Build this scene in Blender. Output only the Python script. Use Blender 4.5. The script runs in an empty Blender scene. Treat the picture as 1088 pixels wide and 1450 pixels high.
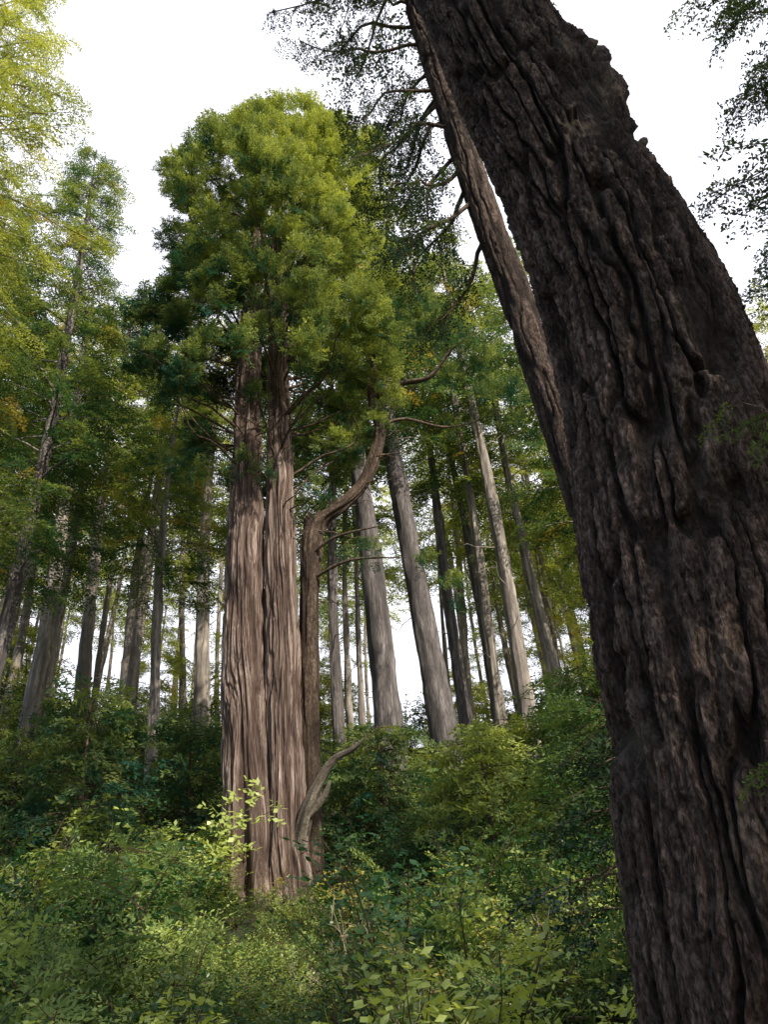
import bpy, math
import numpy as np
from mathutils import Vector, Matrix
rng = np.random.default_rng(11)
scene = bpy.context.scene
TAU = 2*math.pi
REAL = True

# ------------------------------------------------------------------ noise
TBL = np.random.default_rng(3).random((64, 64, 64))
def vnoise(x, y, z):
    xi = np.floor(x).astype(int); yi = np.floor(y).astype(int); zi = np.floor(z).astype(int)
    fx = x-xi; fy = y-yi; fz = z-zi
    fx = fx*fx*fx*(fx*(fx*6-15)+10); fy = fy*fy*fy*(fy*(fy*6-15)+10); fz = fz*fz*fz*(fz*(fz*6-15)+10)
    x0 = xi & 63; x1 = (xi+1) & 63; y0 = yi & 63; y1 = (yi+1) & 63; z0 = zi & 63; z1 = (zi+1) & 63
    a = TBL[x0, y0, z0]*(1-fx)+TBL[x1, y0, z0]*fx
    b = TBL[x0, y1, z0]*(1-fx)+TBL[x1, y1, z0]*fx
    c = TBL[x0, y0, z1]*(1-fx)+TBL[x1, y0, z1]*fx
    d = TBL[x0, y1, z1]*(1-fx)+TBL[x1, y1, z1]*fx
    return (a*(1-fy)+b*fy)*(1-fz)+(c*(1-fy)+d*fy)*fz
def fbm(x, y, z, o=3):
    s = 0; a = 1; t = 0
    for i in range(o):
        s = s+a*vnoise(x*2**i+7.3*i, y*2**i+3.1*i, z*2**i+5.7*i); t += a; a *= .5
    return s/t
def sstep(a, b, x):
    t = np.clip((x-a)/(b-a), 0, 1); return t*t*(3-2*t)

# ------------------------------------------------------------------ mesh helpers
def new_mesh(name, V, F, mats, midx=None, smooth=False, attrs=None):
    V = np.asarray(V, dtype=np.float32); F = np.asarray(F, dtype=np.int32)
    me = bpy.data.meshes.new(name)
    me.vertices.add(len(V)); me.vertices.foreach_set('co', V.ravel())
    n, k = F.shape
    me.loops.add(n*k); me.loops.foreach_set('vertex_index', F.ravel())
    me.polygons.add(n); me.polygons.foreach_set('loop_start', np.arange(n, dtype=np.int32)*k)
    for m in mats: me.materials.append(m)
    if midx is not None: me.polygons.foreach_set('material_index', np.asarray(midx, dtype=np.int32))
    me.update(calc_edges=True)
    me.polygons.foreach_set('use_smooth', np.full(n, smooth, dtype=bool))
    if attrs:
        for an, av in attrs.items():
            at = me.attributes.new(an, 'FLOAT', 'POINT'); at.data.foreach_set('value', np.asarray(av, dtype=np.float32).ravel())
    return me
def link(ob, parent=None):
    scene.collection.objects.link(ob)
    if parent is not None: ob.parent = parent
    return ob
def empty(name, loc=(0, 0, 0)):
    e = bpy.data.objects.new(name, None); e.empty_display_size = .3
    scene.collection.objects.link(e); return e

def catmull(P, n):
    P = np.asarray(P, float); m = len(P)
    Q = np.vstack([2*P[0]-P[1], P, 2*P[-1]-P[-2]])
    t = np.linspace(0, m-1, n); i = np.minimum(t.astype(int), m-2); f = (t-i)[:, None]
    p0, p1, p2, p3 = Q[i], Q[i+1], Q[i+2], Q[i+3]
    return .5*((2*p1)+(-p0+p2)*f+(2*p0-5*p1+4*p2-p3)*f*f+(-p0+3*p1-3*p2+p3)*f**3)
def tube(P, R, nseg, nring, disp=None):
    PR = catmull(np.column_stack([P, R]), nring)
    C = PR[:, :3]; r = PR[:, 3]
    L = np.concatenate([[0], np.cumsum(np.linalg.norm(np.diff(C, axis=0), axis=1))])
    u = np.linspace(0, L[-1], nring)
    C = np.column_stack([np.interp(u, L, C[:, k]) for k in range(3)]); r = np.interp(u, L, r)
    T = np.gradient(C, axis=0); T /= np.linalg.norm(T, axis=1)[:, None]+1e-9
    ref = np.array([1., 0, 0]) if abs(T[:, 0]).max() < .8 else (np.array([0, 1., 0]) if abs(T[:, 1]).max() < .9 else np.array([.3, .2, .93]))
    N = ref-T*(T@ref)[:, None]; N /= np.linalg.norm(N, axis=1)[:, None]+1e-9
    B = np.cross(T, N)
    th = np.arange(nseg)/nseg*TAU
    TH, U = np.meshgrid(th, u); Rr = np.repeat(r[:, None], nseg, 1)
    at = np.ones_like(TH)
    if disp is not None:
        d, at = disp(TH, U, Rr); Rr = Rr+d
    V = C[:, None, :]+(np.cos(TH)*Rr)[..., None]*N[:, None, :]+(np.sin(TH)*Rr)[..., None]*B[:, None, :]
    i = np.arange(nring-1)[:, None]*nseg; j = np.arange(nseg)[None]; j2 = (j+1) % nseg
    F = np.stack([i+j, i+j2, i+nseg+j2, i+nseg+j], -1).reshape(-1, 4)
    return V.reshape(-1, 3), F, at.ravel()
class Acc:
    def __init__(s): s.V = []; s.F = []; s.A = []; s.n = 0
    def add(s, V, F, A=None):
        s.V.append(V); s.F.append(F+s.n); s.n += len(V); s.A.append(np.ones(len(V)) if A is None else A)
    def mesh(s, name, mat, smooth=True):
        return new_mesh(name, np.vstack(s.V), np.vstack(s.F), [mat], smooth=smooth, attrs={'cav': np.concatenate(s.A)})

# ------------------------------------------------------------------ materials
def nt(mat):
    mat.use_nodes = True; t = mat.node_tree; t.nodes.clear(); return t
def N(t, typ, **kw):
    n = t.nodes.new(typ)
    for k, v in kw.items(): setattr(n, k, v)
    return n
def mixc(t, fac, a, b, blend='MIX'):
    m = t.nodes.new('ShaderNodeMix'); m.data_type = 'RGBA'; m.blend_type = blend
    for s, v in ((m.inputs[0], fac), (m.inputs[6], a), (m.inputs[7], b)):
        if isinstance(v, bpy.types.NodeSocket): t.links.new(v, s)
        else: s.default_value = v if not isinstance(v, tuple) else (v+(1,))[:4]
    return m.outputs[2]
def math_(t, op, a, b=0., clamp=False):
    m = t.nodes.new('ShaderNodeMath'); m.operation = op; m.use_clamp = clamp
    for k, v in enumerate((a, b)):
        if isinstance(v, bpy.types.NodeSocket): t.links.new(v, m.inputs[k])
        else: m.inputs[k].default_value = v
    return m.outputs[0]
def noise(t, vec, scale, detail=3, rough=.55):
    n = t.nodes.new('ShaderNodeTexNoise'); n.inputs['Scale'].default_value = scale
    n.inputs['Detail'].default_value = detail; n.inputs['Roughness'].default_value = rough
    t.links.new(vec, n.inputs['Vector']); return n.outputs['Fac']
def ramp(t, fac, stops):
    r = t.nodes.new('ShaderNodeValToRGB'); el = r.color_ramp.elements
    while len(el) < len(stops): el.new(.5)
    for e, (p, c) in zip(el, stops): e.position = p; e.color = (c+(1,))[:4] if isinstance(c, tuple) else (c, c, c, 1)
    t.links.new(fac, r.inputs[0]); return r.outputs[0]

def bark_mat(name, dark, mid, light, zs=.15, sc=8, bump=.5, dist=.02, lichen=None, rough=.9, fine=4):
    m = bpy.data.materials.new(name); t = nt(m)
    out = N(t, 'ShaderNodeOutputMaterial'); b = N(t, 'ShaderNodeBsdfPrincipled')
    b.inputs['Roughness'].default_value = rough; b.inputs['Specular IOR Level'].default_value = .2
    t.links.new(b.outputs[0], out.inputs[0])
    tc = N(t, 'ShaderNodeTexCoord'); mp = N(t, 'ShaderNodeMapping'); mp.inputs['Scale'].default_value = (1, 1, zs)
    t.links.new(tc.outputs['Object'], mp.inputs[0])
    n1 = noise(t, mp.outputs[0], sc, 5, .65); n2 = noise(t, mp.outputs[0], sc*fine, 4, .7)
    n3 = noise(t, tc.outputs['Object'], .7, 3)
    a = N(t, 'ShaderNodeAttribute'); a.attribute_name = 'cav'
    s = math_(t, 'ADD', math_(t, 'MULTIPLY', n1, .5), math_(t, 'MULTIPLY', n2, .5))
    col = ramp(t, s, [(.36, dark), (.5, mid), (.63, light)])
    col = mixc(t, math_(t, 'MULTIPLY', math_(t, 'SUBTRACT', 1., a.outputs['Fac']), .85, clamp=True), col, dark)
    col = mixc(t, .5, col, ramp(t, n3, [(.35, .55), (.65, 1.0)]), 'MULTIPLY')
    if lichen:
        l = ramp(t, noise(t, tc.outputs['Object'], 2.3, 6, .75), [(.54, 0.), (.66, 1.)])
        col = mixc(t, math_(t, 'MULTIPLY', l, .22), col, lichen)
    t.links.new(col, b.inputs['Base Color'])
    bp = N(t, 'ShaderNodeBump'); bp.inputs['Strength'].default_value = bump; bp.inputs['Distance'].default_value = dist
    t.links.new(s, bp.inputs['Height']); t.links.new(bp.outputs[0], b.inputs['Normal'])
    return m
def leaf_mat(name, dark, light, warm=None, trans=.4, tgain=(1.4, 1.3, .6), gloss=False):
    m = bpy.data.materials.new(name); t = nt(m)
    out = N(t, 'ShaderNodeOutputMaterial')
    a = N(t, 'ShaderNodeAttribute'); a.attribute_type = 'GEOMETRY' if REAL else 'INSTANCER'; a.attribute_name = 'tint'
    rn = N(t, 'ShaderNodeAttribute'); rn.attribute_type = 'GEOMETRY' if REAL else 'INSTANCER'; rn.attribute_name = 'rnd'
    geo = N(t, 'ShaderNodeNewGeometry')
    n = noise(t, geo.outputs['Position'], 1.1, 2)
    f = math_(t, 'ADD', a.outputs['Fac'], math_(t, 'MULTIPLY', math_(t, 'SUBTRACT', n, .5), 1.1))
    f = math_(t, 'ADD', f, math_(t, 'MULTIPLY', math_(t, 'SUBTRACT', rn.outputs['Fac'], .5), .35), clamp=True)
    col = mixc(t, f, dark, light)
    if warm:
        w = math_(t, 'GREATER_THAN', rn.outputs['Fac'], .97)
        col = mixc(t, math_(t, 'MULTIPLY', w, .6), col, warm)
    d = N(t, 'ShaderNodeBsdfDiffuse'); tr = N(t, 'ShaderNodeBsdfTranslucent')
    t.links.new(col, d.inputs[0]); t.links.new(mixc(t, 1., col, tgain, 'MULTIPLY'), tr.inputs[0])
    m1 = N(t, 'ShaderNodeMixShader'); m1.inputs[0].default_value = trans
    t.links.new(d.outputs[0], m1.inputs[1]); t.links.new(tr.outputs[0], m1.inputs[2]); res = m1
    if gloss:
        g = N(t, 'ShaderNodeBsdfGlossy'); g.inputs['Roughness'].default_value = .38
        m2 = N(t, 'ShaderNodeMixShader'); m2.inputs[0].default_value = .04
        t.links.new(m1.outputs[0], m2.inputs[1]); t.links.new(g.outputs[0], m2.inputs[2]); res = m2
    t.links.new(res.outputs[0], out.inputs[0]); return m

M_fir = bark_mat('fir_bark', (.010, .0068, .0055), (.092, .063, .051), (.26, .19, .16), zs=.3, sc=14, bump=1., dist=.025, lichen=(.19, .18, .14))
M_red = bark_mat('redwood_bark', (.05, .028, .021), (.31, .225, .19), (.60, .50, .44), zs=.05, sc=9, bump=1., dist=.06)
M_bg = bark_mat('forest_bark', (.16, .14, .13), (.48, .42, .37), (.70, .63, .56), zs=.12, sc=5, bump=.8, dist=.05)
M_bg2 = bark_mat('forest_bark_dark', (.07, .062, .064), (.24, .215, .215), (.44, .40, .39), zs=.12, sc=5, bump=.8, dist=.05)
M_wood = bark_mat('weathered_wood', (.09, .07, .055), (.28, .24, .19), (.48, .43, .36), zs=1, sc=5, bump=.5, dist=.02)
M_limb = bark_mat('limb_bark', (.035, .024, .018), (.12, .085, .065), (.28, .21, .16), zs=.4, sc=6, bump=.9, dist=.04)
def flat(nm, c):
    m = bpy.data.materials.new(nm); t = nt(m); o = N(t, 'ShaderNodeOutputMaterial'); d = N(t, 'ShaderNodeBsdfDiffuse'); d.inputs[0].default_value = c+(1,)
    g = N(t, 'ShaderNodeNewGeometry'); t.links.new(mixc(t, noise(t, g.outputs['Position'], 9, 2), tuple(v*.5 for v in c), tuple(v*1.4 for v in c)), d.inputs[0]); t.links.new(d.outputs[0], o.inputs[0]); return m
M_twig = flat('twig', (.09, .065, .045)); M_dry = flat('dry_twig', (.36, .3, .23))
L_red = leaf_mat('redwood_needles', (.035, .11, .075), (.50, .56, .15), trans=.4)
L_bg = leaf_mat('forest_needles', (.055, .135, .07), (.52, .56, .15), warm=(.58, .38, .10), trans=.45)
L_dark = leaf_mat('fir_needles', (.02, .042, .045), (.12, .18, .06), trans=.3)
L_shrub = leaf_mat('shrub_leaves', (.035, .105, .04), (.46, .55, .15), warm=(.6, .5, .13), trans=.4, gloss=True)
L_fern = leaf_mat('fern_fronds', (.03, .095, .042), (.32, .42, .13), trans=.35)

# ------------------------------------------------------------------ leaf templates
def leaf_quads(P, D, Nn, l, w):
    S = np.cross(D, Nn); S /= np.linalg.norm(S, axis=1)[:, None]+1e-9
    l = np.broadcast_to(l, len(P))[:, None]; w = np.broadcast_to(w, len(P))[:, None]
    V = np.stack([P, P+D*l*.5+S*w*.5, P+D*l, P+D*l*.5-S*w*.5], 1).reshape(-1, 3)
    F = np.arange(len(P)*4).reshape(-1, 4); return V, F
def unit(v): return v/(np.linalg.norm(v, axis=-1, keepdims=True)+1e-9)
def strip(P, r0, r1):
    k = len(P); R = np.linspace(r0, r1, k); V, F, _ = tube(P, R, 3, max(k, 3)); return V, F
def assemble(name, LV, LF, SV, SF, leafm, coll, twm=None):
    V = np.vstack(LV+SV); off = 0; Fs = []; mi = []
    for v, f in zip(LV, LF): Fs.append(f+off); mi.append(np.zeros(len(f))); off += len(v)
    for v, f in zip(SV, SF): Fs.append(f+off); mi.append(np.ones(len(f))); off += len(v)
    me = new_mesh(name, V, np.vstack(Fs), [leafm, twm or M_twig], np.concatenate(mi))
    ob = bpy.data.objects.new(name, me); coll.objects.link(ob); return ob
def bough(name, coll, leafm, L=.9, ntw=14, ll=.08, lw=.028, sp=.05, droop=.15, wid=.45, hang=.2, jit=.35):
    LV, LF, SV, SF = [], [], [], []
    s = np.linspace(0, 1, 5); ax = np.column_stack([L*s, .05*L*np.sin(s*4+rng.random()*6), -droop*L*s*s])
    v, f = strip(ax, .012*L, .003*L); SV.append(v); SF.append(f)
    for i in range(ntw):
        u = .1+.9*(i+rng.random()*.6)/ntw; side = 1 if i % 2 else -1
        p0 = np.array([np.interp(u, s, ax[:, k]) for k in range(3)])
        tl = L*wid*((1-u)**.6)*rng.uniform(.65, 1.2)+.1*L
        an = math.radians(rng.uniform(35, 65)); dz = rng.uniform(-.35, .3)
        dr = unit(np.array([math.cos(an), side*math.sin(an), dz]))
        n = max(3, int(tl/sp)); q = (np.arange(n)+.5)/n
        base = p0+dr*(q*tl)[:, None]+np.array([0, 0, -hang])*(q*q*tl)[:, None]
        for sd in (-1, 1):
            sidev = np.array([-dr[1], dr[0], 0])*sd
            D = unit(dr*.8+sidev*.7+rng.normal(0, jit, (n, 3))); Nn = unit(np.array([0, 0, 1.])+rng.normal(0, .45, (n, 3)))
            v, f = leaf_quads(base, D, Nn, ll*rng.uniform(.7, 1.2, n), lw*rng.uniform(.8, 1.2, n)); LV.append(v); LF.append(f)
    return assemble(name, LV, LF, SV, SF, leafm, coll)
def shrub_t(name, coll, leafm, nst=8, H=1.1, ll=.07, lw=.042, nn=9, spread=.6):
    LV, LF, SV, SF = [], [], [], []
    for i in range(nst):
        az = rng.random()*TAU; sp = rng.uniform(.15, spread)*H; h = H*rng.uniform(.5, 1.1)
        q = np.linspace(0, 1, 6)[:, None]; o = np.array([math.cos(az), math.sin(az), 0])
        st = o*(.05+sp*q**1.6)+np.array([0, 0, h])*(q*(1.25-.25*q*q))*.9
        st = st+rng.normal(0, .015, st.shape)*q
        v, f = strip(st, .008, .003); SV.append(v); SF.append(f)
        for k in range(nn):
            u = .3+.7*(k+rng.random())/nn
            p0 = np.array([np.interp(u, q[:, 0], st[:, c]) for c in range(3)])
            ta = rng.random()*TAU; tl = rng.uniform(.06, .26)*H
            dr = unit(np.array([math.cos(ta), math.sin(ta), rng.uniform(-.1, .5)]))
            n = max(4, int(tl/(ll*.42))); qq = (np.arange(n)+.7)/n
            base = p0+dr*(qq*tl)[:, None]; side = np.where(np.arange(n) % 2, 1, -1)[:, None]*np.array([-dr[1], dr[0], 0])
            D = unit(dr*.6+side*.9+rng.normal(0, .35, (n, 3))); Nn = unit(np.array([0, 0, 1.])+rng.normal(0, .4, (n, 3)))
            v, f = leaf_quads(base, D, Nn, ll*rng.uniform(.6, 1.3, n), lw*rng.uniform(.7, 1.3, n)); LV.append(v); LF.append(f)
    return assemble(name, LV, LF, SV, SF, leafm, coll)
def dry_t(name, coll, H=1.3):
    SV, SF = [], []
    for i in range(7):
        az = rng.random()*TAU; h = H*rng.uniform(.6, 1.1); o = np.array([math.cos(az), math.sin(az), 0]); sp = rng.uniform(.1, .5)
        q = np.linspace(0, 1, 6)[:, None]; st = o*sp*q**1.3+np.array([0, 0, h])*q+rng.normal(0, .03, (6, 3))*q
        v, f = strip(st, .008, .003); SV.append(v); SF.append(f)
        for k in range(6):
            u = rng.uniform(.3, 1); p0 = np.array([np.interp(u, q[:, 0], st[:, c]) for c in range(3)]); dr = unit(rng.normal(0, 1, 3)+np.array([0, 0, .8])); tl = rng.uniform(.1, .35)
            v, f = strip(np.array([p0, p0+dr*tl*.5+rng.normal(0, .02, 3), p0+dr*tl]), .005, .002); SV.append(v); SF.append(f)
    LV = [np.array([[0, 0, 0], [.001, 0, 0], [.001, .001, 0], [0, .001, 0]])]; LF = [np.array([[0, 1, 2, 3]])]
    return assemble(name, LV, LF, SV, SF, L_shrub, coll, M_dry)
def fern_t(name, coll, leafm, nf=13, L=.9):
    LV, LF, SV, SF = [], [], [], []
    for i in range(nf):
        az = i/nf*TAU+rng.uniform(-.3, .3); l = L*rng.uniform(.7, 1.1); lift = rng.uniform(.5, .95)
        q = np.linspace(0, 1, 26); o = np.array([math.cos(az), math.sin(az), 0]); sd = np.array([-o[1], o[0], 0])
        hor = l*(q**1.1)*.85; z = l*(lift*q-.75*q**2.4*lift)
        st = o*hor[:, None]+np.array([0, 0, 1.])*z[:, None]
        v, f = strip(st[::5], .006, .002); SV.append(v); SF.append(f)
        pl = .13*l*np.sin(np.clip(q*1.05+.05, 0, 1)*math.pi)**.6+.01
        for s in (-1, 1):
            D = unit(sd*s+o*.35+np.array([0, 0, -.15])+rng.normal(0, .06, (26, 3))); Nn = unit(np.array([0, 0, 1.])-o*.3+rng.normal(0, .15, (26, 3)))
            v, f = leaf_quads(st, D, Nn, pl, .028*l); LV.append(v); LF.append(f)
    return assemble(name, LV, LF, SV, SF, leafm, coll)
def coll(n): return bpy.data.collections.new(n)
C_red = coll('redwood_sprays'); C_bg = coll('forest_boughs'); C_dark = coll('fir_boughs'); C_sh = coll('shrubs'); C_fn = coll('ferns'); C_mid = coll('hemlock_boughs'); C_dry = coll('dry_stems')
for i in range(4): bough('redwood_spray', C_red, L_red, L=.85, ntw=10, ll=.17, lw=.06, sp=.10, droop=.05+.1*i/3, jit=.45)
for i in range(4): bough('forest_bough', C_bg, L_bg, L=2.2, ntw=18, ll=.24, lw=.085, sp=.17, droop=.2+.1*i/3, hang=.35, jit=.45)
for i in range(4): bough('fir_bough', C_dark, L_dark, L=1.2, ntw=14, ll=.10, lw=.045, sp=.075, droop=.25+.15*i/3, hang=.6, wid=.5, jit=.5)
for i in range(4): bough('hemlock_bough', C_mid, L_fern, L=1.1, ntw=15, ll=.10, lw=.034, sp=.06, droop=.3, hang=.4, wid=.5)
for i in range(4): shrub_t('shrub', C_sh, L_shrub, H=1.1+.12*i, ll=.045+.013*i, lw=.024+.008*i)
for i in range(2): fern_t('fern', C_fn, L_fern)
for i in range(2): dry_t('dry_stem', C_dry)

# ------------------------------------------------------------------ instancer
def node_group(c):
    ng = bpy.data.node_groups.new('scatter_'+c.name, 'GeometryNodeTree')
    ng.interface.new_socket('Geometry', in_out='INPUT', socket_type='NodeSocketGeometry')
    ng.interface.new_socket('Geometry', in_out='OUTPUT', socket_type='NodeSocketGeometry')
    gi = ng.nodes.new('NodeGroupInput'); go = ng.nodes.new('NodeGroupOutput')
    ci = ng.nodes.new('GeometryNodeCollectionInfo'); ci.inputs['Collection'].default_value = c
    ci.inputs['Separate Children'].default_value = True; ci.inputs['Reset Children'].default_value = True
    iop = ng.nodes.new('GeometryNodeInstanceOnPoints'); iop.inputs['Pick Instance'].default_value = True
    def na(nm, ty):
        a = ng.nodes.new('GeometryNodeInputNamedAttribute'); a.data_type = ty; a.inputs['Name'].default_value = nm; return a.outputs['Attribute']
    er = ng.nodes.new('FunctionNodeEulerToRotation')
    ng.links.new(gi.outputs[0], iop.inputs['Points']); ng.links.new(ci.outputs[0], iop.inputs['Instance'])
    ng.links.new(na('idx', 'INT'), iop.inputs['Instance Index'])
    ng.links.new(na('rot', 'FLOAT_VECTOR'), er.inputs[0]); ng.links.new(er.outputs[0], iop.inputs['Rotation'])
    ng.links.new(na('scl', 'FLOAT_VECTOR'), iop.inputs['Scale'])
    last = iop.outputs[0]
    if REAL:
        for an in ('rot', 'scl', 'idx'):
            ra = ng.nodes.new('GeometryNodeRemoveAttribute'); ra.inputs['Name'].default_value = an; ng.links.new(last, ra.inputs[0]); last = ra.outputs[0]
        rl = ng.nodes.new('GeometryNodeRealizeInstances'); ng.links.new(last, rl.inputs[0]); last = rl.outputs[0]
    ng.links.new(last, go.inputs[0]); return ng
NG = {c.name: node_group(c) for c in (C_red, C_bg, C_dark, C_sh, C_fn, C_mid, C_dry)}
class Inst:
    def __init__(s, c): s.c = c; s.P = []; s.R = []; s.S = []; s.T = []
    def add(s, P, R, S, T):
        s.P.append(np.atleast_2d(P)); s.R.append(np.atleast_2d(R)); s.S.append(np.atleast_1d(S)); s.T.append(np.atleast_1d(T))
    def add_dir(s, P, D, S, T, roll=.5):
        D = unit(np.atleast_2d(D)); n = len(D)
        s.add(P, np.column_stack([rng.normal(0, roll, n), -np.arcsin(np.clip(D[:, 2], -1, 1)), np.arctan2(D[:, 1], D[:, 0])]), S, T)
    def build(s, name, parent=None):
        P = np.vstack(s.P).astype(np.float32); R = np.vstack(s.R).astype(np.float32); S = np.concatenate(s.S).astype(np.float32); T = np.concatenate(s.T).astype(np.float32)
        me = bpy.data.meshes.new(name); me.vertices.add(len(P)); me.vertices.foreach_set('co', P.ravel())
        a = me.attributes.new('rot', 'FLOAT_VECTOR', 'POINT'); a.data.foreach_set('vector', R.ravel())
        a = me.attributes.new('scl', 'FLOAT_VECTOR', 'POINT'); a.data.foreach_set('vector', np.repeat(S[:, None], 3, 1).ravel())
        a = me.attributes.new('tint', 'FLOAT', 'POINT'); a.data.foreach_set('value', T)
        a = me.attributes.new('rnd', 'FLOAT', 'POINT'); a.data.foreach_set('value', rng.random(len(P)).astype(np.float32))
        a = me.attributes.new('idx', 'INT', 'POINT'); a.data.foreach_set('value', rng.integers(0, len(s.c.objects), len(P)).astype(np.int32))
        ob = bpy.data.objects.new(name, me); link(ob, parent)
        md = ob.modifiers.new('scatter', 'NODES'); md.node_group = NG[s.c.name]; return ob

# ------------------------------------------------------------------ terrain
def ground(x, y):
    x = np.asarray(x, float); y = np.asarray(y, float)
    b = np.interp(y, [-500, -60, -5, 6, 14, 22, 34, 48, 62, 90, 600], [-8, -4, -.2, .1, .8, 2.0, 6.0, 10.5, 13.8, 16, 17])
    s = sstep(10, 36, y)*.18*40*np.tanh(np.maximum(-x, 0)/40)
    k = .5*(fbm(x*.25+50, y*.25+50, x*0+.5, 3)-.5)*2
    return b+s+k*np.clip(np.hypot(x, y)/6, 0, 1)
g = np.linspace(-1, 1, 321); gx = np.sinh(g*5)/math.sinh(5)*500
X, Y = np.meshgrid(gx, gx+15); Z = ground(X, Y)
V = np.stack([X, Y, Z], -1).reshape(-1, 3); n = 321
i = np.arange(n-1)[:, None]*n; j = np.arange(n-1)[None]
F = np.stack([i+j, i+j+1, i+n+j+1, i+n+j], -1).reshape(-1, 4)
M_gr = bpy.data.materials.new('forest_floor'); t = nt(M_gr); o = N(t, 'ShaderNodeOutputMaterial'); b = N(t, 'ShaderNodeBsdfPrincipled'); b.inputs['Roughness'].default_value = 1
geo = N(t, 'ShaderNodeNewGeometry'); n1 = noise(t, geo.outputs['Position'], 1.2, 6, .7); n2 = noise(t, geo.outputs['Position'], 14, 4, .7)
c = ramp(t, n1, [(.35, (.03, .022, .014)), (.5, (.045, .042, .02)), (.65, (.04, .06, .02))]); c = mixc(t, .6, c, ramp(t, n2, [(.3, .4), (.7, 1.)]), 'MULTIPLY')
t.links.new(c, b.inputs[0]); bp = N(t, 'ShaderNodeBump'); bp.inputs['Distance'].default_value = .08; t.links.new(n2, bp.inputs['Height']); t.links.new(bp.outputs[0], b.inputs['Normal']); t.links.new(b.outputs[0], o.inputs[0])
link(bpy.data.objects.new('ground', new_mesh('ground', V, F, [M_gr], smooth=True)))

# ------------------------------------------------------------------ bark displacement
def fir_disp(seed=0, amp=1., bumps=()):
    def f(TH, U, R):
        cx = np.cos(TH)*R+seed; cy = np.sin(TH)*R+seed*.7; z = U
        w1 = fbm(cx*4, cy*4, z*1.8+9, 4)-.5; w2 = fbm(cx*4+20, cy*4, z*1.8+30, 4)-.5
        x = cx+.13*w1; y = cy+.13*w2; zz = z+.35*(w1-w2)
        r0 = np.abs(2*vnoise(x*6+3, y*6, zz*.55)-1)
        r1 = np.abs(2*vnoise(x*11, y*11, zz*.95)-1)
        r2 = np.abs(2*vnoise(x*19+11, y*19, zz*2.8+4)-1)
        h0 = sstep(.0, .24, r0); h1 = sstep(.0, .28, r1); h2 = sstep(0, .3, r2)
        hp = h0*h1
        fl = fbm(x*9, y*9, zz*2.4, 4)*6; fl = (fl-np.floor(fl)); fl = np.where(fl < .85, fl/.85, (1-fl)/.15)
        fl2 = fbm(x*20+5, y*20, zz*8, 3)*5; fl2 = fl2-np.floor(fl2); fl2 = np.where(fl2 < .8, fl2/.8, (1-fl2)/.2)
        fine = fbm(cx*45, cy*45, z*14, 3)-.5
        d = .036*h0+.050*hp+.022*hp*h2+.014*fl*hp+.010*fl2*hp+.018*fine*(.35+.65*hp)-.085
        big = .035*(fbm(cx*1.6, cy*1.6, z*.7, 2)-.5)
        e = 0
        for (t0, u0, wt, wu, hh) in bumps:
            dt = (TH-t0+math.pi) % TAU-math.pi; du = U-u0
            rag = 1+.9*(fbm(cx*9, cy*9, z*5, 2)-.5)
            e = e+hh*np.exp(-(dt/wt)**2)*np.where(du > 0, np.exp(-(du/(wu*.22))**2), np.exp(-(du/wu)**2))*rag
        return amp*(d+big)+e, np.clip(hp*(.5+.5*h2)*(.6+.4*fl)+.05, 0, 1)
    return f
def red_disp(seed=0, amp=1., flute=0.):
    def f(TH, U, R):
        tw = TH+U*.012
        cx = np.cos(tw)*R+seed; cy = np.sin(tw)*R+seed*.7; z = U
        w = fbm(cx*1.5, cy*1.5, z*.35+5, 2)-.5
        x = cx+.35*w; y = cy+.35*w
        r1 = np.abs(2*vnoise(x*5.5, y*5.5, z*.25)-1); r2 = np.abs(2*vnoise(x*13, y*13, z*.6+7)-1)
        r3 = vnoise(x*30, y*30, z*1.3)
        h1 = sstep(0, .5, r1); h2 = sstep(0, .55, r2)
        d = .07*h1+.05*h2+.035*r3-.10+.12*(fbm(cx*.8, cy*.8, z*.25, 2)-.5)
        d = d+flute*np.exp(-U/2.5)*(.25*np.sin(TH*5+seed)+.15*np.sin(TH*9+1))
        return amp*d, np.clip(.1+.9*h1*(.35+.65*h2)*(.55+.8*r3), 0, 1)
    return f

# ------------------------------------------------------------------ foreground fir
E = empty('shade_tree')
ax = np.array([(1.58, 3.98, -.4), (1.65, 3.95, 1.1), (1.74, 3.95, 2.5), (1.87, 3.92, 4.4), (1.76, 3.9, 6.0), (1.51, 3.9, 7.7), (1.38, 3.9, 8.5), (1.20, 3.9, 9.6), (.92, 3.95, 11.5)])
rr = np.array([.76, .66, .65, .62, .565, .52, .50, .46, .43])
bumps = [(-.35, 8.25, .42, .75, .17), (-.15, 7.75, .25, .5, .10), (-.1, 7.05, .12, .28, .09), (-1.95, 5.8, .13, .3, .12), (-1.2, 9.0, .3, .5, .08)]
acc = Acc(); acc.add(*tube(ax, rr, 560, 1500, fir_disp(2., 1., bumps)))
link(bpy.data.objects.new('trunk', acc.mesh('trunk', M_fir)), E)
acc = Acc(); acc.add(*tube(np.array([(.96, 3.95, 11.3), (.6, 4, 16), (.4, 4, 24), (.3, 4, 32)]), np.array([.43, .38, .28, .06]), 64, 160, fir_disp(2.)))
def stub(acc, p0, d, l, r, seed, tip=.5):
    p0 = np.array(p0); d = unit(np.array(d, float))
    P = np.array([p0-d*.12, p0+d*l*.3, p0+d*l*.7+np.array([0, 0, .02]), p0+d*l])
    acc.add(*tube(P, np.array([r*1.5, r*1.1, r*.8, r*tip]), 40, 40, fir_disp(seed, .5)))
stub(acc, (1.85, 3.62, 7.85), (.55, -.3, .8), .26, .07, 5., .05)
stub(acc, (2.10, 3.7, 6.6), (.8, -.2, .6), .18, .035, 7., .05)
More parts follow.
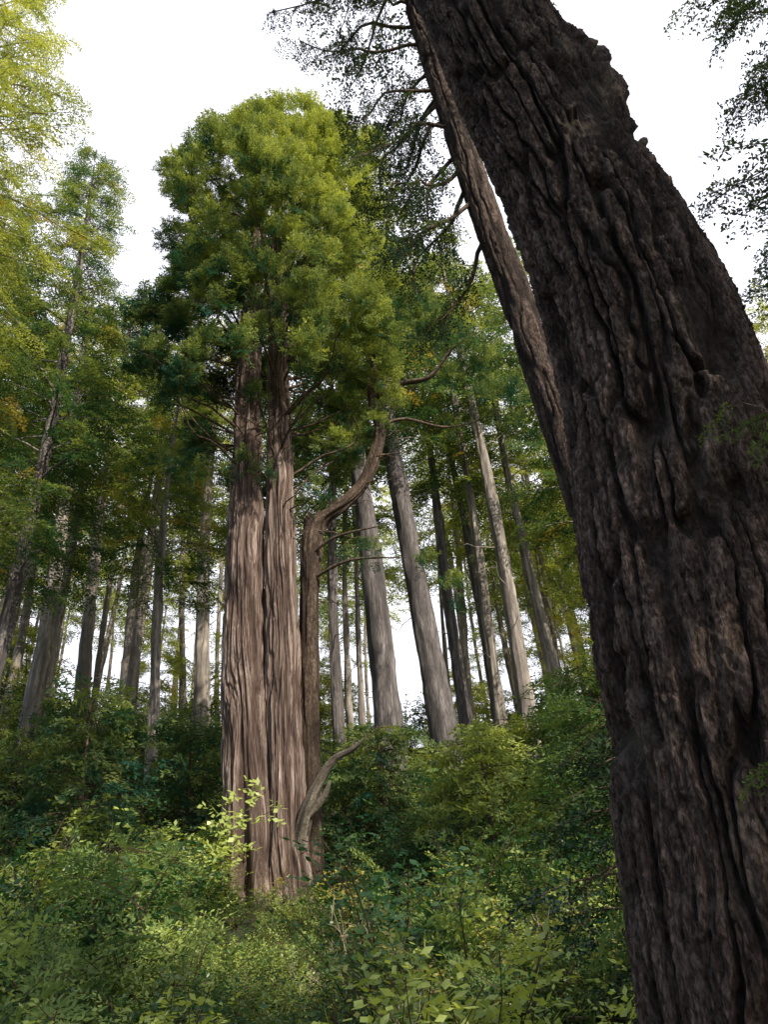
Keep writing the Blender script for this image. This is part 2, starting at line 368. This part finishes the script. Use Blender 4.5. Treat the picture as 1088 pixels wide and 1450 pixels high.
link(bpy.data.objects.new('upper_trunk_and_stubs', acc.mesh('upper_trunk', M_fir)), E)

def simple_branch(acc, p0, p1, sag, r0, r1, wig=.1, ns=6, nr=10):
    p0 = np.array(p0, float); p1 = np.array(p1, float); q = np.linspace(0, 1, 6)[:, None]
    P = p0+(p1-p0)*q+np.array([0, 0, 1.])*sag*4*q*(1-q)+rng.normal(0, wig, (6, 3))*q*np.linalg.norm(p1-p0)*.15
    acc.add(*tube(P, np.linspace(r0, r1, 6), ns, nr)); return P
def dress(inst, P, t0, n, S, T, yaw=1.0, pit=-.15):
    q = np.linspace(0, 1, len(P)); u = t0+(1-t0)*(np.arange(n)+rng.random(n))/n
    B = np.column_stack([np.interp(u, q, P[:, k]) for k in range(3)])
    d = unit(P[-1]-P[0]); az = math.atan2(d[1], d[0])+rng.uniform(-yaw, yaw, n)*(1.15-u)
    el = pit+rng.normal(0, .22, n)
    D = np.column_stack([np.cos(az)*np.cos(el), np.sin(az)*np.cos(el), np.sin(el)])
    inst.add_dir(B, D, S*rng.uniform(.75, 1.25, n), np.clip(T+rng.normal(0, .12, n), 0, 1))

def conifer(name, x, y, H, r, lean=(0, 0), zb=.45, R=4., nb=40, c=C_bg, S=1., tint=.5, mat=None, per=4, seg=28, dead=6, accs=None, pw=.7, updip=.1, rings=90, disp=1.):
    z0 = float(ground(x, y))
    k = np.linspace(0, 1, 7)
    ax = np.column_stack([x+lean[0]*k*H+.25*np.sin(k*5+x), y+lean[1]*k*H, z0-.6+k*(H+.6)])
    rad = r*np.array([1.25, .98, .86, .74, .58, .36, .04])
    own = accs is None
    if own: e = empty(name); acc = Acc(); ins = Inst(c)
    else: acc, ins = accs
    acc.add(*tube(ax, rad, seg, rings, red_disp(x*1.3+y, .9*disp)))
    base = zb*H
    for b in range(nb):
        tt = (b+rng.random())/nb; zz = base+(H-base)*tt*.97
        l = R*((1-tt)**pw*.9+.12)*rng.uniform(.5, 1.2)*(min(1, .45+tt*4))
        az = b*2.39996+rng.normal(0, .3)
        p0 = np.array([np.interp(z0+zz, ax[:, 2], ax[:, 0]), np.interp(z0+zz, ax[:, 2], ax[:, 1]), z0+zz])
        p1 = p0+np.array([math.cos(az)*l, math.sin(az)*l, l*rng.uniform(-.3, .25)+updip*l])
        P = simple_branch(acc, p0, p1, .06*l, .02+.012*l, .008, ns=3, nr=5)
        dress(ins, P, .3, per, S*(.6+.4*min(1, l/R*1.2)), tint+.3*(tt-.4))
    for b in range(dead):
        zz = H*rng.uniform(.12, zb); az = rng.random()*TAU; l = rng.uniform(.8, 2.4)
        p0 = np.array([np.interp(z0+zz, ax[:, 2], ax[:, 0]), np.interp(z0+zz, ax[:, 2], ax[:, 1]), z0+zz])
        simple_branch(acc, p0, p0+np.array([math.cos(az)*l, math.sin(az)*l, rng.uniform(-.4, .4)*l]), 0, .035, .006, ns=3, nr=6, wig=.5)
    if own:
        link(bpy.data.objects.new('trunk', acc.mesh('trunk', mat or M_bg)), e)
        ins.build('foliage', e)

# crown of the foreground fir (above the frame)
acc = Acc(); ins = Inst(C_dark)
for b in range(40):
    zz = rng.uniform(18.5, 31); az = rng.random()*TAU; l = 3.4*(1-(zz-18)/16)+.5
    p0 = np.array([.5, 4, zz]); P = simple_branch(acc, p0, p0+np.array([math.cos(az)*l, math.sin(az)*l, rng.uniform(-.1, .3)*l]), .1, .05, .01)
    dress(ins, P, .2, 5, 1.2, .3)
link(bpy.data.objects.new('branches', acc.mesh('branches', M_limb)), E); ins.build('foliage', E)

# ------------------------------------------------------------------ slimmer fir behind it
E2 = empty('shade_tree')
acc = Acc()
z0 = float(ground(3.3, 9))
acc.add(*tube(np.array([(3.25, 9, z0-.4), (2.9, 9, 5.5), (2.46, 9, 10.26), (2.17, 9, 12.85), (1.63, 9, 19.), (1.15, 9, 25), (.85, 9, 31)]), np.array([.34, .29, .26, .25, .24, .16, .03]), 110, 800, fir_disp(13., .4)))
link(bpy.data.objects.new('trunk', acc.mesh('trunk', M_fir)), E2)
acc = Acc(); ins = Inst(C_dark)
spec = [((2.15, 9, 12.9), (.7, 8.6, 10.9)), ((2.1, 9, 13.8), (.7, 8.8, 12.4)), ((2.0, 9, 15.0), (.2, 8.6, 14.0)), ((1.9, 9, 16.2), (-.1, 8.8, 15.4)),
        ((1.85, 9, 17.0), (.5, 9.5, 16.0)), ((1.75, 9, 17.8), (-.4, 8.9, 17.4)), ((1.7, 9, 18.6), (-.9, 9.2, 18.6)), ((1.65, 9, 19.3), (.0, 8.6, 19.4)),
        ((1.6, 9, 20), (-1.2, 9.0, 20.2)), ((1.75, 9, 18.2), (3.4, 9.5, 18.4)), ((1.65, 9, 19.6), (3.8, 9.2, 20.)), ((2.3, 9, 12), (1.3, 9.6, 10.2)), ((1.95, 9, 16.5), (.9, 10.2, 14.8)), ((2.1, 9, 14.4), (.8, 9.9, 12.6)), ((1.95, 9, 15.6), (.5, 9.8, 13.6)), ((2.15, 9, 13.5), (.9, 10, 11.6)), ((1.95, 9, 16), (.0, 9.6, 14.4))]
for p0, p1 in spec:
    P = simple_branch(acc, p0, p1, .22, .05, .012, wig=.6)
    dress(ins, P, .25, 12, .6, .35, yaw=1.3, pit=-.6)
for b in range(34):
    zz = rng.uniform(20.5, 31); az = rng.random()*TAU; l = 3.2*(1-(zz-20)/13)+.4
    p0 = np.array([1.5-(zz-20)*.07, 9, zz]); P = simple_branch(acc, p0, p0+np.array([math.cos(az)*l, math.sin(az)*l, 0]), .1, .05, .01)
    dress(ins, P, .25, 5, 1., .3)
link(bpy.data.objects.new('branches', acc.mesh('branches', M_limb)), E2); ins.build('foliage', E2)

# ------------------------------------------------------------------ main twin redwood
E3 = empty('redwood_tree'); RX, RY = -3.55, 22.0
acc = Acc()
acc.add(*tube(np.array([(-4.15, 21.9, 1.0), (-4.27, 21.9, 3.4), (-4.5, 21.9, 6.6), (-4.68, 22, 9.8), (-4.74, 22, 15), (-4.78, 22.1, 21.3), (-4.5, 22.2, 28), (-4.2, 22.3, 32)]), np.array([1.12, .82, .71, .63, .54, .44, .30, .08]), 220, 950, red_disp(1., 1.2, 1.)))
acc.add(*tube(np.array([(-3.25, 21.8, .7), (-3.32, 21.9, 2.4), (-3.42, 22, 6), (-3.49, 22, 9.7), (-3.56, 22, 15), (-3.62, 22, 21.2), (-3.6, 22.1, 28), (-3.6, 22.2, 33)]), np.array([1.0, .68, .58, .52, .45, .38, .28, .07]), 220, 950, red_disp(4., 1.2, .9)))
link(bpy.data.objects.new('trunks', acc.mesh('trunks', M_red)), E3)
acc = Acc()
limb = np.array([(-2.85, 22.3, 2.0), (-2.76, 22.5, 5), (-2.72, 22.5, 8.3), (-2.62, 22.3, 11), (-2.52, 22.2, 12.9), (-2.15, 22.1, 13.75), (-1.45, 22, 14.2), (-.75, 22, 14.9), (-.25, 22, 15.9), (.08, 22, 17.2), (-.06, 22, 18.3), (-.1, 22, 19.3), (.12, 22, 20.4), (.12, 22, 21.6), (.5, 22, 23.5)])
acc.add(*tube(limb, np.array([.42, .35, .33, .31, .37, .27, .23, .20, .18, .155, .15, .12, .11, .08, .03]), 60, 500, red_disp(9., .75)))
acc.add(*tube(np.array([(-2.5, 22.2, 12.7), (-2.62, 22.1, 13.6), (-2.55, 22.1, 14.1)]), np.array([.26, .16, .03]), 30, 40, red_disp(7., .6)))
acc.add(*tube(np.array([(-.05, 22, 18.7), (.5, 21.9, 18.75), (1.0, 21.9, 19.15), (2.1, 21.8, 19.3), (3.05, 21.8, 20.5), (4.2, 21.8, 21.3)]), np.array([.12, .11, .10, .08, .05, .02]), 16, 80, red_disp(3., .2)))
acc.add(*tube(np.array([(-.0, 22, 17.3), (1.0, 22, 17.6), (2.6, 22.3, 17.3), (4.4, 22.6, 17.9)]), np.array([.07, .06, .04, .015]), 10, 40))
acc.add(*tube(np.array([(-2.5, 22.1, 11.6), (-1.2, 21.6, 11.9), (.6, 21.3, 11.7)]), np.array([.07, .05, .015]), 8, 24))
acc.add(*tube(np.array([(-2.6, 22.1, 12.4), (-1.6, 21.6, 12.8), (.2, 21.2, 12.9)]), np.array([.06, .045, .015]), 8, 24))
for k in range(22):
    p = limb[rng.integers(3, 14)]+rng.normal(0, .1, 3); az = rng.random()*TAU; l = rng.uniform(.5, 1.8)
    simple_branch(acc, p, p+np.array([math.cos(az)*l, math.sin(az)*l, rng.uniform(-.2, .7)*l]), .05, .03, .006, wig=.7, ns=4)
link(bpy.data.objects.new('side_limb', acc.mesh('side_limb', M_limb)), E3)
acc = Acc()
acc.add(*tube(np.array([(-2.95, 21.7, 3.7), (-2.68, 21.4, 4.5), (-2.3, 21.3, 5.2), (-1.85, 21.3, 5.7), (-1.3, 21.3, 5.95), (-.75, 21.3, 6.5)]), np.array([.20, .17, .14, .10, .07, .015]), 40, 120, red_disp(21., .6)))
acc.add(*tube(np.array([(-2.7, 21.45, 4.3), (-2.25, 21.3, 4.7), (-2.05, 21.2, 5.1)]), np.array([.12, .08, .02]), 20, 30, red_disp(23., .4)))
link(bpy.data.objects.new('broken_limb', acc.mesh('broken_limb', M_wood)), E3)
acc = Acc(); ins = Inst(C_red)
def prof(z): return np.interp(z, [16.2, 17.5, 20, 24, 27.5, 30, 32, 33.3, 34.0], [2.5, 3.8, 4.3, 4.6, 4.5, 4.0, 3.1, 2.1, .8])
def puff(c, o, rad, n, T, sc=.8):
    d = unit(rng.normal(0, 1, (n, 3))+np.array([0, 0, .5])+o*.6)
    P = c+d*rad*rng.uniform(.05, .5, n)[:, None]
    D = unit(d+np.array([0, 0, .3])+rng.normal(0, .2, (n, 3)))
    ins.add_dir(P, D, sc*rad*rng.uniform(.75, 1.15, n), np.clip(T+.4*d[:, 2]+.12*d[:, 0]+rng.normal(0, .06, n), 0, 1), roll=.8)  # each tuft lighter on top and right, light painted through the tint
npf = 580
for i in range(npf):
    u = rng.random(); z = 16.5+17.3*u**.95
    az = i*2.39996+rng.normal(0, .3); lob = 1+.12*math.sin(3*az+z*.5)+.08*math.sin(5*az-z*.9)
    inner = rng.random() < .2
    r = prof(z)*lob*(rng.uniform(.45, .75) if inner else rng.uniform(.8, 1.06))
    if z < 20 and rng.random() < .4: continue
    cc = np.array([RX+math.cos(az)*r, RY+math.sin(az)*r, z]); o = np.array([math.cos(az), math.sin(az), .3])
    T = .34+.36*(z-24)/11+.2*math.cos(az)-.08*math.sin(az)+rng.normal(0, .12)  # crown tinted lighter upward and sunward: sunlight put into the needle colour
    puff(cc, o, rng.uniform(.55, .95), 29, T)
    if rng.random() < .25:
        tx = -4.7 if cc[0] < -4.2 else -3.6
        simple_branch(acc, (tx, 22, z-1.2-rng.random()), cc, -.2, .06, .015, wig=.4)
for (x, y, z, n) in [(.5, 22, 22.6, 8), (2.2, 22, 21.2, 8), (4.3, 22.5, 20.8, 10), (3.4, 22, 19.8, 4), (1.2, 22.5, 24.2, 8), (5, 23, 18.5, 4), (0, 22, 12.7, 2), (.4, 21.3, 12.0, 2), (3.8, 22.6, 18.2, 4), (3, 23, 23, 8), (-3.9, 20.9, 15, 1), (-2.2, 21.6, 14.6, 1), (-7.0, 21.5, 17.0, 5), (-6.6, 21.0, 15.4, 2)]:
    for k in range(n): puff(np.array([x, y, z])+rng.normal(0, .8, 3)*np.array([1.3, 1, .6])*(n > 1), np.array([0, 0, 0.]), rng.uniform(.5, .8), 18, .12)
for k in range(26):
    z = rng.uniform(13, 20); az = rng.random()*TAU; l = rng.uniform(1.2, 3); tx = rng.choice([-4.75, -3.55])
    simple_branch(acc, (tx, 22, z), (tx+math.cos(az)*l, 22+math.sin(az)*l, z+rng.uniform(-.3, .3)), .1, .035, .008, wig=.5)
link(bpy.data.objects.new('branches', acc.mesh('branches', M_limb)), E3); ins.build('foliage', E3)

# ------------------------------------------------------------------ named forest trees
rt = 'redwood_tree'
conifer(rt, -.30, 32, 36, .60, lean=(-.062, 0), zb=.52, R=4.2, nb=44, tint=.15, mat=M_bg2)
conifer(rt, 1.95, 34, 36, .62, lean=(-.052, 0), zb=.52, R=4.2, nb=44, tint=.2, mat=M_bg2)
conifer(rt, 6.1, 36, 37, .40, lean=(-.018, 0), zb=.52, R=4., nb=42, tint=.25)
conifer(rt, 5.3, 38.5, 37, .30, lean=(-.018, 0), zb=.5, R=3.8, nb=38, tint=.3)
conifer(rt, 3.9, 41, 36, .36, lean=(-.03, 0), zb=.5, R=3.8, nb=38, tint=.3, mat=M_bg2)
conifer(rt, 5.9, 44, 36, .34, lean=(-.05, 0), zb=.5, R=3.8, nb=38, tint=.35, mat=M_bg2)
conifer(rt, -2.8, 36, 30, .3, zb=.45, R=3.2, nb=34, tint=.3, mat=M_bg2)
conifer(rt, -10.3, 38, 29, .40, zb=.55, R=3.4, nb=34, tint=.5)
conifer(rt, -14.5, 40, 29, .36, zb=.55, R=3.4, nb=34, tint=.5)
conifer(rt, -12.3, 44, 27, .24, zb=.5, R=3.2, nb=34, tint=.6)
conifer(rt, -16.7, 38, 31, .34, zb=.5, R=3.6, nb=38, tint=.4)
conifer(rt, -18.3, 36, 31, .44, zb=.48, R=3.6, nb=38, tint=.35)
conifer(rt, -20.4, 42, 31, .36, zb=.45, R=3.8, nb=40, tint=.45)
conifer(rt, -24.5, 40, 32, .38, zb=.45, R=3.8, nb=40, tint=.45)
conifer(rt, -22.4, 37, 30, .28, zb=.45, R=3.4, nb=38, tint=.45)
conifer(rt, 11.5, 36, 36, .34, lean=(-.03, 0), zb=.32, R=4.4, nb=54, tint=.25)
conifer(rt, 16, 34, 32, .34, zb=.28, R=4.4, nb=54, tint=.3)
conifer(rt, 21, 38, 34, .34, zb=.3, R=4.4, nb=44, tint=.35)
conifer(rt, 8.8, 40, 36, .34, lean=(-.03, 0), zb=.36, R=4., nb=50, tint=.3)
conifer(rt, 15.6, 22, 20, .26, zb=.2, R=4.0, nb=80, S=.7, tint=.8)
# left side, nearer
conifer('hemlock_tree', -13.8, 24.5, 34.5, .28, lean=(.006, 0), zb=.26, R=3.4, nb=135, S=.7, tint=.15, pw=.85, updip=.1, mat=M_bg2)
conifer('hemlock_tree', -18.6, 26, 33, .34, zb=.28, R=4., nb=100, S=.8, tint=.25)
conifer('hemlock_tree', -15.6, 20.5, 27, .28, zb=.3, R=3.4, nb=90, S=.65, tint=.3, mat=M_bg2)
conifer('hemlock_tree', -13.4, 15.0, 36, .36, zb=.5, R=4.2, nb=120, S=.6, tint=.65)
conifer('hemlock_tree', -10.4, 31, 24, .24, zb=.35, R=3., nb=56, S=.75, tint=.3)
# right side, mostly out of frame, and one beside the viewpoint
conifer('shade_tree', 10.8, 9.5, 22.5, .4, zb=.5, R=3.9, nb=56, c=C_dark, S=1.1, tint=.25, mat=M_fir, disp=.5, per=6)
conifer('shade_tree', 15.0, 15.5, 22, .4, zb=.5, R=4., nb=44, c=C_dark, S=1.4, tint=.3, mat=M_fir, disp=.5, per=5)
conifer('shade_tree', 5.2, -.5, 15.5, .22, zb=.22, R=2.0, nb=90, S=.55, tint=.3, mat=M_fir, pw=.35)  # unseen tree, added so its shadow falls on the foreground fir trunk

# distant forest mass
E4 = empty('distant_forest'); acc = Acc(); ins = Inst(C_bg); cnt = 0
while cnt < 105:
    y = rng.uniform(43, 88); x = rng.uniform(-.75*y-4, .62*y+4); az = x/y
    if -.005 < az < .055 and rng.random() < .9: continue
    conifer('', x, y, rng.uniform(22, 32), rng.uniform(.14, .34), lean=(rng.normal(0, .02), 0), zb=rng.uniform(.35, .6), R=rng.uniform(2.8, 4.), nb=23, S=1.15, tint=rng.uniform(.25, .8), per=3, seg=10, dead=5, accs=(acc, ins), rings=36); cnt += 1
cnt = 0
while cnt < 40:
    y = rng.uniform(42, 68); x = rng.uniform(-.75*y-4, .62*y+4); az = x/y
    if -.005 < az < .075: continue
    conifer('', x, y, rng.uniform(5, 11), rng.uniform(.08, .14), zb=.08, R=rng.uniform(2., 3.), nb=18, S=1., tint=rng.uniform(.5, 1.), per=3, seg=6, dead=0, accs=(acc, ins), rings=12); cnt += 1
link(bpy.data.objects.new('trunks', acc.mesh('trunks', M_bg)), E4); ins.build('foliage', E4)

# ------------------------------------------------------------------ understory conifers
def sapling(name, x, y, H, R, c, S, tint, n=50, zl=.05, per=2):
    e = empty(name); acc = Acc(); ins = Inst(c); z0 = float(ground(x, y))
    acc.add(*tube(np.array([(x, y, z0-.2), (x+.05, y, z0+H*.5), (x, y, z0+H)]), np.array([.05+.008*H, .03+.004*H, .008]), 8, 12))
    for b in range(n):
        tt = (b+rng.random())/n; zz = z0+H*(zl+(1-zl)*tt); l = R*((1-tt)**.6*.9+.12)*rng.uniform(.5, 1.3); az = b*2.4
        p0 = np.array([x, y, zz]); P = simple_branch(acc, p0, p0+np.array([math.cos(az)*l, math.sin(az)*l, rng.uniform(-.25, .25)*l]), .05*l, .012+.006*l, .004, ns=4, nr=6)
        dress(ins, P, .15, per, S, tint+.4*(tt-.5))
    link(bpy.data.objects.new('stem', acc.mesh('stem', M_limb)), e); ins.build('foliage', e)
sapling('hemlock_sapling', 2.25, 7.6, 3.3, .9, C_dark, .55, .15, 46)
sapling('hemlock_sapling', 4.3, 16, 4.4, 1.7, C_mid, 1.1, .25, 70)
rs = 'redwood_sapling'
sapling(rs, 2.0, 20, 4.2, 1.5, C_red, 1.1, .5, 64)
sapling(rs, -.8, 25, 4.2, 1.7, C_red, 1.1, .2, 70)
sapling(rs, 3.4, 26, 4.2, 1.8, C_red, 1.2, .4, 70)
sapling(rs, -9.3, 22, 5.8, 1.4, C_red, 1.1, .15, 64)
sapling(rs, -12.0, 23.5, 4.2, 2.0, C_red, 1.1, .15, 60)
sapling(rs, -7.2, 25.5, 4.2, 2.0, C_red, 1.2, .12, 60)
sapling('hemlock_sapling', -5.6, 15.5, 2.1, 1.3, C_mid, 1.1, .3, 60)
sapling('hemlock_sapling', 6.5, 25, 6, 2.2, C_mid, 1.6, .3, 80)
sapling('hemlock_sapling', 9.5, 27, 8, 2.6, C_bg, .7, .25, 80)
sapling(rs, 13, 26, 9, 3, C_bg, .7, .3, 80)
sapling(rs, -15.5, 24, 4.2, 2.0, C_red, 1.2, .15, 60)
# leafy shrub standing right of the fir, twigs reaching in front of its trunk
e = empty('huckleberry_shrub'); acc = Acc(); ins = Inst(C_dark)
acc.add(*tube(np.array([(2.35, 2.75, -.2), (2.3, 2.8, 1.5), (2.4, 2.9, 3.0), (2.35, 3.0, 4.2)]), np.array([.035, .028, .02, .006]), 8, 30))
for p0, p1 in [((2.32, 2.85, 3.2), (1.8, 3.0, 3.72)), ((2.3, 2.8, 1.7), (1.36, 2.9, 2.1)), ((2.36, 2.8, 3.0), (1.95, 2.9, 3.45)), ((2.3, 2.8, 1.5), (1.5, 2.8, 1.75))]:
    P = simple_branch(acc, p0, p1, .04, .01, .003); dress(ins, P, .5, 4, .2, 1., yaw=.7, pit=0)
link(bpy.data.objects.new('stems', acc.mesh('stems', M_limb)), e); ins.build('leaves', e)

# ------------------------------------------------------------------ undergrowth
ins = Inst(C_sh); ins2 = Inst(C_fn); ins3 = Inst(C_mid); ins4 = Inst(C_dry)
def scatter(n, y0, y1, s0, s1, tint, inst, tamp=2.6):
    y = np.sqrt(rng.uniform(y0**2, y1**2, n)); x = rng.uniform(-.78, .68, n)*y+rng.uniform(-1.5, 1.5, n)
    keep = (np.hypot(x-1.6, y-3.95) > 1.15)&~((np.abs(x+3.7) < 1.6)&(np.abs(y-22) < .8))
    x, y = x[keep], y[keep]
    z = ground(x, y)-.04; s = rng.uniform(s0, s1, len(x))
    cl = fbm(x*.6, y*.6, x*0+2.2, 2)
    s = s*(.1+1.7*cl)
    fr = (np.abs(x/y+.17) < .085)&(y < 22)&(y > 4); s = np.where(fr, np.minimum(s*.6, .7), s)
    s = np.where(y < 9, np.minimum(s, 1.0), s)
    t2 = fbm(x*.4+30, y*.4, x*0+7, 2)
    inst.add(np.column_stack([x, y, z]), np.column_stack([rng.normal(0, .18, len(x)), rng.normal(0, .18, len(x)), rng.random(len(x))*TAU]), s, np.clip(tint+rng.normal(0, .3, len(x))+tamp*(t2-.5), 0, 1))
scatter(300, 4.4, 9, .7, 1.3, .42, ins)
scatter(540, 9, 22, .8, 1.6, .34, ins)
scatter(420, 22, 40, 1.1, 1.8, .16, ins)
scatter(300, 40, 75, 1.8, 2.8, .35, ins)
scatter(220, 4.4, 12, .8, 1.4, .4, ins2)
scatter(240, 12, 24, .9, 1.6, .35, ins2)
scatter(150, 4.6, 20, .7, 1.4, .4, ins4)
m = 110; y = rng.uniform(7, 20.5, m); x = (-.17+rng.uniform(-.09, .09, m))*y
ins.add(np.column_stack([x, y, ground(x, y)-.04]), np.column_stack([np.zeros(m), np.zeros(m), rng.random(m)*TAU]), rng.uniform(.4, .62, m), np.clip(rng.normal(.35, .3, m), 0, 1))
ins.build('shrub_undergrowth'); ins2.build('fern_undergrowth'); ins4.build('dry_stems')
for k in range(220):
    y = rng.uniform(6.5, 38); x = rng.uniform(-.8, .5)*y
    if abs(x/y+.17) < .09 and y < 23: continue
    z = float(ground(x, y)); h = rng.uniform(.5, 1.3)*(.75+y/45); tb = rng.uniform(.0, .5)
    m = 12; az = rng.random(m)*TAU; el = rng.uniform(-.2, 1.1, m)
    D = np.column_stack([np.cos(az)*np.cos(el), np.sin(az)*np.cos(el), np.sin(el)])
    ins3.add_dir(np.array([x, y, z+h*.5])+rng.normal(0, .3, (m, 3))*h, D, h*rng.uniform(.6, 1.0, m), np.clip(tb+.3*D[:, 2]+rng.normal(0, .15, m), 0, 1))
ins3.build('evergreen_undergrowth')

# ------------------------------------------------------------------ light, sky, camera
S = Vector((.50, -.58, .64)).normalized()
sl = bpy.data.lights.new('sun', 'SUN'); sl.energy = 5.0; sl.angle = math.radians(.5); sl.color = (1, .91, .75)
so = bpy.data.objects.new('sun', sl); scene.collection.objects.link(so); so.rotation_euler = (-S).to_track_quat('-Z', 'Y').to_euler(); so.location = (20, -15, 40)
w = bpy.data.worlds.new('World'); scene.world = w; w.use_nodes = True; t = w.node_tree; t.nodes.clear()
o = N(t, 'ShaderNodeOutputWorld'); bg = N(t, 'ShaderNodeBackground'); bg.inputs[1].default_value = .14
sky = N(t, 'ShaderNodeTexSky'); sky.sky_type = 'NISHITA'; sky.sun_disc = False
sky.sun_elevation = math.asin(S.z); sky.sun_rotation = math.atan2(S.x, S.y); sky.dust_density = 2
# bright haze bank over the ridge (+Y half of the sky), clearer blue sky elsewhere
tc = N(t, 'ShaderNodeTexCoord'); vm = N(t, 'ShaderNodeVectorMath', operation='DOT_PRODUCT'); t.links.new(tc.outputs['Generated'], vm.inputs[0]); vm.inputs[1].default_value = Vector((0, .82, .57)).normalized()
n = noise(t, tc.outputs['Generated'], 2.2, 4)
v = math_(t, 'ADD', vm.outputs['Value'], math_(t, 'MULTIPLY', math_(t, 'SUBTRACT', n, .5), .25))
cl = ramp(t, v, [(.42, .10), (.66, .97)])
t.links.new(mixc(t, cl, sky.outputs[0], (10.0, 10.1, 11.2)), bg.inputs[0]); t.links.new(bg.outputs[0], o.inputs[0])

p = math.radians(29); r = math.radians(4.5)
R0 = Vector((1, 0, 0)); U0 = Vector((0, -math.sin(p), math.cos(p))); Fw = Vector((0, math.cos(p), math.sin(p)))
cx = R0*math.cos(r)-U0*math.sin(r); cy = R0*math.sin(r)+U0*math.cos(r); cz = -Fw
cam = bpy.data.cameras.new('camera'); co = bpy.data.objects.new('camera', cam); scene.collection.objects.link(co)
M = Matrix(((cx.x, cy.x, cz.x, 0), (cx.y, cy.y, cz.y, 0), (cx.z, cy.z, cz.z, 1.6), (0, 0, 0, 1))); co.matrix_world = M
cam.sensor_fit = 'VERTICAL'; cam.sensor_height = 24; cam.lens = 17.33; cam.clip_end = 3000; cam.clip_start = .05
scene.camera = co
scene.view_settings.view_transform = 'Standard'; scene.view_settings.look = 'None'; scene.view_settings.exposure = 0
